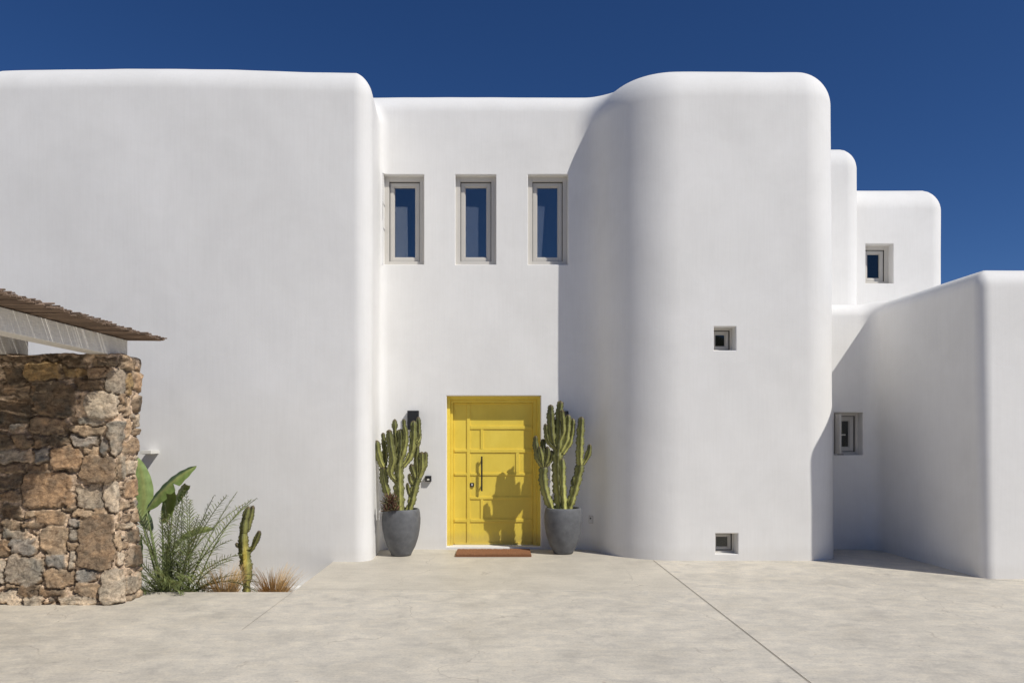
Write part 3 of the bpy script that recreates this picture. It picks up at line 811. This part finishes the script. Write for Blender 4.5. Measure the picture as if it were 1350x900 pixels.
# ------------------------------------------------------------------ bed plants
def frond(m,base,dirv,L,droop,nl,rr,lw=.009,ll=.26,g=1.0):
    pts=[];d=Vector(dirv).normalized(); p=Vector(base); n=22
    for i in range(n+1):
        pts.append(p.copy()); p=p+d*(L/n); d=(d+Vector((0,0,-droop/n))).normalized()
    m.tube(pts,[.009*(1-.8*i/n)+.0015 for i in range(n+1)],5,col=(.13*g,.15*g,.05*g))
    for k in range(nl):
        t=.16+.84*k/(nl-1); f=t*n; i=min(int(f),n-1); q=pts[i].lerp(pts[i+1],f-i)
        tg=(pts[i+1]-pts[i]).normalized(); sd=tg.cross(Vector((0,0,1)))
        if sd.length<.1: sd=Vector((1,0,0))
        sd.normalize(); up=sd.cross(tg)
        lt=ll*(math.sin(math.pi*min(1,t*.85+.12))**.6)*rr.uniform(.8,1.1)*(1 if t<.9 else .8)
        for s_ in (-1,1):
            dd=(tg*(.45+.6*t)+sd*s_*rr.uniform(.5,1.0)+up*(rr.uniform(.35,1.0) if s_>0 else rr.uniform(-.75,.25))).normalized()
            w=tg.cross(dd).cross(dd).normalized()*lw/2 if False else up.cross(dd).normalized()*lw/2
            mid=q+dd*lt*.5; e=q+dd*lt+Vector((0,0,-.10*lt-.03*rr.random()))
            fold=up*.0035
            gg=g*rr.uniform(.75,1.3); c=(.20*gg,.235*gg,.085*gg)
            if rr.random()<.08: c=(.24*gg,.22*gg,.08*gg)
            m.add([q-w*.6,q+w*.6,mid-w,mid+w,e,mid-fold,q-fold],[(0,6,5,2),(6,1,3,5),(2,5,4),(5,3,4)],c)
m=MB(); rr=random.Random(21); pb=Vector((-3.90,8.62,-.38))
specs_=[((-.05,-.9,.8),.72,.8,1),((-.25,-.7,1.0),.8,.7,.95),((.15,-.8,.9),.8,.8,1),((.45,-.1,1.15),1.2,.9,1.1),((.95,-.05,.55),1.15,1.15,1),((.75,-.1,.85),1.2,.9,1),((.5,-.2,1.1),1.15,.6,1),((.25,-.15,1.3),1.15,.5,1),((.0,-.2,1.3),1.1,.5,.9),((-.3,-.15,1.2),1.1,.6,.9),((-.55,-.25,.95),1.0,.8,.8),
 ((.9,.25,.75),1.15,1.0,1.1),((.65,.2,1.15),1.2,.8,1),((.35,.3,1.3),1.2,.6,.8),((-.1,.35,1.2),1.1,.5,.8),((1.0,-.3,.22),.95,.7,1),((.7,-.45,.5),.95,.95,1.05),((.4,-.55,.7),.85,.9,1),((.1,-.5,.8),.9,.9,.9),((-.3,-.45,.75),.8,.9,.8),
 ((.8,-.35,.15),.75,.5,.9),((.55,.0,1.0),1.1,1.1,1.1),((1.0,.1,.42),1.05,.75,1.1),((.85,-.2,.75),1.1,1.3,1.0),((.2,-.35,1.2),1.05,.8,1.0),((-.15,-.4,1.05),.95,.8,.8)]
for dv,L,dr,g in specs_:
    for q_ in range(2):
        ox=rr.choice((-.22,-.05,.08,.2)) if q_ else rr.uniform(-.08,.08)
        d_=Vector((dv[0]*.73-.25*ox,dv[1]*.8,dv[2]+.12))+Vector((rr.uniform(-.15,.15),rr.uniform(-.15,.15),rr.uniform(-.1,.15)))*q_
        LL=L*(1.34 if dv[2]>1 else (1.1 if dv[2]>.6 else .86))*rr.uniform(.85,1.05)
        frond(m,pb+Vector((ox,rr.uniform(-.06,.10),rr.uniform(0,.08))),d_,LL,dr*1.25,30,rr,g=g*rr.uniform(.55,1.4),ll=.21,lw=.0095)
for i in range(9):
    a=i*.7; m.tube([pb+Vector((.03*math.cos(a),.03*math.sin(a),-.05)),pb+Vector((.09*math.cos(a),.09*math.sin(a),.22))],[.03,.012],6,col=(.12,.09,.05))
# low spiky shoots spilling over the kerb
for i in range(26):
    b0=Vector((rr.uniform(-4.28,-3.95),8.32+rr.uniform(-.02,.1),-.08)); d=Vector((rr.uniform(-.5,.5),rr.uniform(-.5,.0),rr.uniform(.25,.6)))
    e=b0+d.normalized()*rr.uniform(.12,.26); w=Vector((.004,0,0)); c=(.05,.07,.03)
    m.add([b0-w,b0+w,e,b0+Vector((0,.003,0))],[(0,1,2),(1,3,2),(3,0,2)],c)
tag(m.build('palm',M['leaf'],loc=pb),'young feathery date palm growing at the end of the stone wall','palm')

def broadleaf(m,base,ctrl,tip,wmax,side,rr,cols,fold=.35,n=22,split=()):
    """curved blade along a quadratic path; side = blade's across direction"""
    B=Vector(base);Cc=Vector(ctrl);T=Vector(tip)
    prev=None; vs=[];fs=[]; cs=[]
    for i in range(n+1):
        t=i/n; p=B*(1-t)**2+Cc*2*t*(1-t)+T*t*t
        tg=((Cc-B)*(1-t)+(T-Cc)*t).normalized(); s_=Vector(side); s_=(s_-tg*s_.dot(tg)).normalized(); nr=tg.cross(s_)
        w=wmax*(math.sin(math.pi*(t**.75))**.62)*(1 if t<.9 else 1) if 0<t<1 else .004
        w=max(w,.004)
        for k in (-1,-.5,0,.5,1):
            ww=w
            for (ts,kk,dp) in split:
                if abs(t-ts)<.022 and k*kk>0: ww=w*dp
            q=p+s_*ww*k+nr*(fold*ww*abs(k)) + nr*.006*math.sin(i*1.7+k*3)
            vs.append(q); cs.append(cols[0] if k<0 else (cols[1] if k>0 else (.30,.34,.12)))
    for i in range(n):
        for k in range(4):
            a=i*5+k; fs.append((a,a+1,a+6,a+5))
    nb=len(m.v); m.v+= [tuple(v) for v in vs]; m.f+=[tuple(q+nb for q in f) for f in fs]; m.c+=cs
m=MB(); rr=random.Random(9); sb=Vector((-4.30,9.30,-.40)); Y=9.35
LG1=(.22,.31,.09); LG2=(.25,.34,.12); DG=(.05,.085,.028)
def stem(p0,p1,p2,r=.011):
    pts=[Vector(p0)*(1-t)**2+Vector(p1)*2*t*(1-t)+Vector(p2)*t*t for t in [i/10 for i in range(11)]]
    m.tube(pts,[r*1.6-(.9*r*i/10) for i in range(11)],7,col=(.17,.22,.07))
def leaf(pb_,pc,pt,w,side,cols,ys=(Y,Y,Y),**k):
    b_=P(pb_[0],pb_[1],ys[0]); c_=P(pc[0],pc[1],ys[1]); t_=P(pt[0],pt[1],ys[2])
    stem(sb,sb.lerp(b_,.5)+Vector((0,0,.05)),b_)
    broadleaf(m,b_,c_,t_,w,side,rr,cols,**k)
leaf((186,684),(196,640),(178,600),.115,(1,.25,0),(LG2,LG2),ys=(9.4,9.4,9.4),fold=.2)
leaf((193,672),(222,632),(259,614),.10,(.35,-.35,-.8),(DG,LG1),ys=(9.25,9.15,9.2),fold=.45,split=((.55,1,.3),(.35,1,.55)))
leaf((228,668),(240,640),(250,640),.07,(.8,-.5,.1),((.30,.27,.09),LG1),ys=(9.5,9.45,9.3),fold=.3)
leaf((214,690),(226,650),(222,640),.10,(.9,-.3,.1),(LG1,(.22,.30,.06)),ys=(9.5,9.45,9.2),fold=.25)
leaf((226,726),(238,690),(283,697),.12,(.3,.75,.5),((.13,.17,.03),(.17,.21,.04)),ys=(9.2,9.15,9.05),fold=-.4)
leaf((200,700),(182,660),(170,650),.10,(.7,.7,0),(LG1,DG),ys=(9.5,9.6,9.7))
leaf((176,790),(178,740),(186,705),.09,(.8,-.5,0),(DG,DG),ys=(9.1,9.1,9.1))
leaf((210,780),(222,745),(218,715),.09,(.8,-.5,0),(LG1,DG),ys=(9.3,9.3,9.2))
o=m.build('broad_leaved_plant',M['leaf'],smooth=True,loc=sb); tag(o,'broad paddle-leaved strelitzia behind the feathery palm','plant')

def tuft(cx,cy,z0,H_,n,spread,label,seed):
    m=MB(); rr=random.Random(seed)
    for i in range(n):
        a=rr.uniform(0,6.283); rad=rr.uniform(0,.05); b0=Vector((cx+math.cos(a)*rad,cy+math.sin(a)*rad,z0))
        ln=H_*rr.uniform(.45,1.08); tilt=abs(rr.gauss(0,spread)); aa=a+rr.uniform(-.5,.5)
        d=Vector((math.cos(aa)*math.sin(tilt),math.sin(aa)*math.sin(tilt),math.cos(tilt)))
        w=Vector((-math.sin(aa),math.cos(aa),0)); w=(w*.6+Vector((.6,0,0))).normalized()*.0042
        p=b0; pts=[];
        for k in range(6):
            pts.append(p.copy()); p=p+d*ln/5; d=(d+Vector((math.cos(aa),math.sin(aa),-.5))*.11).normalized()
        g=rr.uniform(.6,1.3); c0=(.44*g,.23*g,.06*g); c1=(.82*g,.58*g,.27*g)
        vs=[];cs=[]
        for k,q in enumerate(pts):
            t=k/5; ww=w*(1-.8*t); vs+=[q-ww,q+ww]; cs+=[tuple(u*(1-t)+v*t for u,v in zip(c0,c1))]*2
        nb=len(m.v); m.v+=[tuple(v) for v in vs]; m.c+=cs
        m.f+=[(nb+2*k,nb+2*k+1,nb+2*k+3,nb+2*k+2) for k in range(5)]
    tag(m.build('grass_tuft',M['grass'],loc=(cx,cy,z0)),label,'grass','tufts of orange dry grass in the planting bed')
tuft(*[P(297,790,8.5).x,8.5],-.36,.66,650,.18,'shorter tuft of orange dry grass beside the palm',1)
tuft(*[P(360,790,8.7).x,8.7],-.38,.62,1000,.30,'taller tuft of orange dry grass right of the columnar cactus',2)

# ------------------------------------------------------------------ fixtures
def fixture(name,label,cat,parts,loc,group=None):
    e=empty(name,loc); tag(e,label,cat,group)
    for nm,mb,mt in parts: mb.build(nm,mt,e)
def bx(*a,b=.004):
    m=MB(); m.box(*a,b); return m
def lampbox(px0,px1,py0,py1,label):
    a=P(px0,py0,11.4-.09); c=P(px1,py1,11.4-.09)
    hz=a.z-.01
    fixture('wall_lamp',label,'wall lamp',[('housing',bx(a.x,c.x,11.30,11.385,c.z,a.z),M['black']),('back_plate',bx(a.x+.02,c.x-.02,11.384,11.41,c.z+.03,a.z-.03,b=.002),M['black']),
       ('lens',bx(a.x+.02,c.x-.02,11.315,11.37,c.z-.003,c.z+.002,b=0),M['outlet'])],((a.x+c.x)/2,11.4,c.z),'black box wall lamps either side of the door')
lampbox(537,552,541,566,'black box wall lamp behind the top of the left cactus')
lampbox(738.5,749.5,541.5,566,'black box wall lamp in the shade behind the right cactus')
a=P(560.5,627,11.34);c=P(568.5,634.5,11.34)
fixture('intercom','small dark door bell between the left cactus and the door','door bell',[('housing',bx(a.x,c.x,11.335,11.405,c.z,a.z),M['black']),('button',bx(a.x+.03,c.x-.03,11.330,11.336,c.z+.02,a.z-.045,b=.001),M['white_metal'])],((a.x+c.x)/2,11.4,c.z))
# socket on the curved foot of the tower
def ysurf(x,z,y0=10.2):
    y=y0
    for _ in range(60):
        y+=float(sdf_main(np.array([x]),np.array([y]),np.array([z]))[0])*.8
    return y
for_x=(780.5-VX)*11.05/F; zs_=CAMZ+(VY-687)*11.05/F; ys_=ysurf(for_x,zs_)
for_x=(780.5-VX)*ys_/F
G3=grad(sdf_main,np.array([[for_x,ys_,zs_]]))[0]; ang=math.atan2(G3[0],-G3[1])
def rotm(mb):
    R=Matrix.Rotation(ang,3,'Z'); mb.v=[tuple(R@Vector(v)+Vector((for_x,ys_,zs_))) for v in mb.v]; return mb
m1=MB(); m1.box(-.045,.045,-.030,.01,-.06,.065,.004); m2=MB(); m2.box(-.03,.03,-.036,-.0302,.0,.05,.002); m3=MB(); m3.box(-.014,.014,-.041,-.0362,.01,.035,.002)
m3b=MB(); m3b.box(-.03,.03,-.037,-.0303,-.05,-.008,.002)
for q in (m1,m2,m3,m3b): rotm(q)
fixture('socket','white outdoor socket low on the curved tower wall','socket',[('plate',m1,M['frame']),('cover',m2,M['outlet']),('cover',m3b,M['outlet']),('button',m3,M['gasket'])],(for_x,ys_,zs_))
# step light on the left wing
a=P(186,593.5,10.05); c=P(200.5,598,10.05)
fixture('wall_light','pale slab light on the left white wing above the palm','wall light',[('housing',bx(a.x,c.x,10.02,10.255,c.z,a.z,b=.004),M['white_metal']),('lens',bx(a.x+.02,c.x-.02,10.05,10.2,c.z-.004,c.z+.001,b=0),M['outlet'])],((a.x+c.x)/2,10.25,c.z))
# doormat
m=MB(); x0,x1=(600.5-VX)*10.66/F,(700.5-VX)*10.66/F
nxm,nym=80,40
rr=random.Random(2)
top=[]
for jx in range(nym+1):
    for ix in range(nxm+1):
        m.v.append((x0+(x1-x0)*ix/nxm, 10.66+.56*jx/nym, .036+rr.uniform(-.003,.003)))
for jx in range(nym):
    for ix in range(nxm):
        a0=jx*(nxm+1)+ix; m.f.append((a0,a0+1,a0+nxm+2,a0+nxm+1))
m.box(x0-.003,x1+.003,10.657,11.223,.0045,.030,.004)
tag(m.build('doormat',M['mat'],loc=(0,10.9,.004)),'brown coir doormat lying in front of the yellow door','doormat')

# ------------------------------------------------------------------ light
SV=Vector((1,-.83,1.43)).normalized()
el=math.asin(SV.z); az=math.atan2(SV.x,SV.y)
sun=bpy.data.lights.new('sun','SUN'); sun.energy=4.2; sun.angle=math.radians(.55); sun.color=(1,.964,.888)
so=bpy.data.objects.new('sun',sun); C.objects.link(so); so.rotation_euler=(-SV).to_track_quat('-Z','Y').to_euler()
w=bpy.data.worlds.new('World'); sc.world=w; w.use_nodes=True; nt=w.node_tree
sky=nt.nodes.new('ShaderNodeTexSky'); sky.sky_type='NISHITA'; sky.sun_disc=False
sky.sun_elevation=el; sky.sun_rotation=az; sky.altitude=0; sky.air_density=.75; sky.dust_density=.2; sky.ozone_density=4.5
bg=nt.nodes['Background']; bg.inputs['Strength'].default_value=.062
hs=nt.nodes.new('ShaderNodeHueSaturation'); hs.inputs['Saturation'].default_value=1.16
nt.links.new(sky.outputs[0],hs.inputs['Color']); mm=nt.nodes.new('ShaderNodeMix'); mm.data_type='RGBA'; mm.blend_type='MULTIPLY'; mm.inputs[0].default_value=1; mm.inputs[7].default_value=(.93,1.02,1.27,1)
nt.links.new(hs.outputs[0],mm.inputs[6]); nt.links.new(mm.outputs[2],bg.inputs['Color'])
# low scrubby hillside behind the photographer (reflected in the panes)
hm=MB(); nh=120
for i in range(nh+1):
    x=-260+520*i/nh; hh=13.5+3.5*noise.noise(Vector((x*.02,0,0)))+1.6*noise.noise(Vector((x*.15,3,0)))+.8*noise.noise(Vector((x*.6,8,0)))
    for yq,zq in ((-45,-.2),(-60,hh*.45),(-78,hh),(-110,hh*1.02),(-160,-.2)): hm.v.append((x,yq,zq))
for i in range(nh):
    for k in range(4):
        q=i*5+k; hm.f.append((q,q+5,q+6,q+1))
tag(hm.build('hillside',simple('scrub',(.06,.065,.035),.95,.5,.9,.5)),kind='structure')
cam=bpy.data.cameras.new('camera'); co_=bpy.data.objects.new('camera',cam); C.objects.link(co_)
co_.location=(0,0,CAMZ); co_.rotation_euler=(math.pi/2,0,0)
cam.sensor_width=36; cam.lens=F/1350*36; cam.shift_x=(675-VX)/1350; cam.shift_y=(VY-450)/1350
cam.clip_end=2000; cam.clip_start=.05
sc.camera=co_
sc.view_settings.view_transform='Standard'; sc.view_settings.look='None'; sc.view_settings.gamma=1; sc.view_settings.exposure=-.20
sc.cycles.max_bounces=8; sc.cycles.diffuse_bounces=4
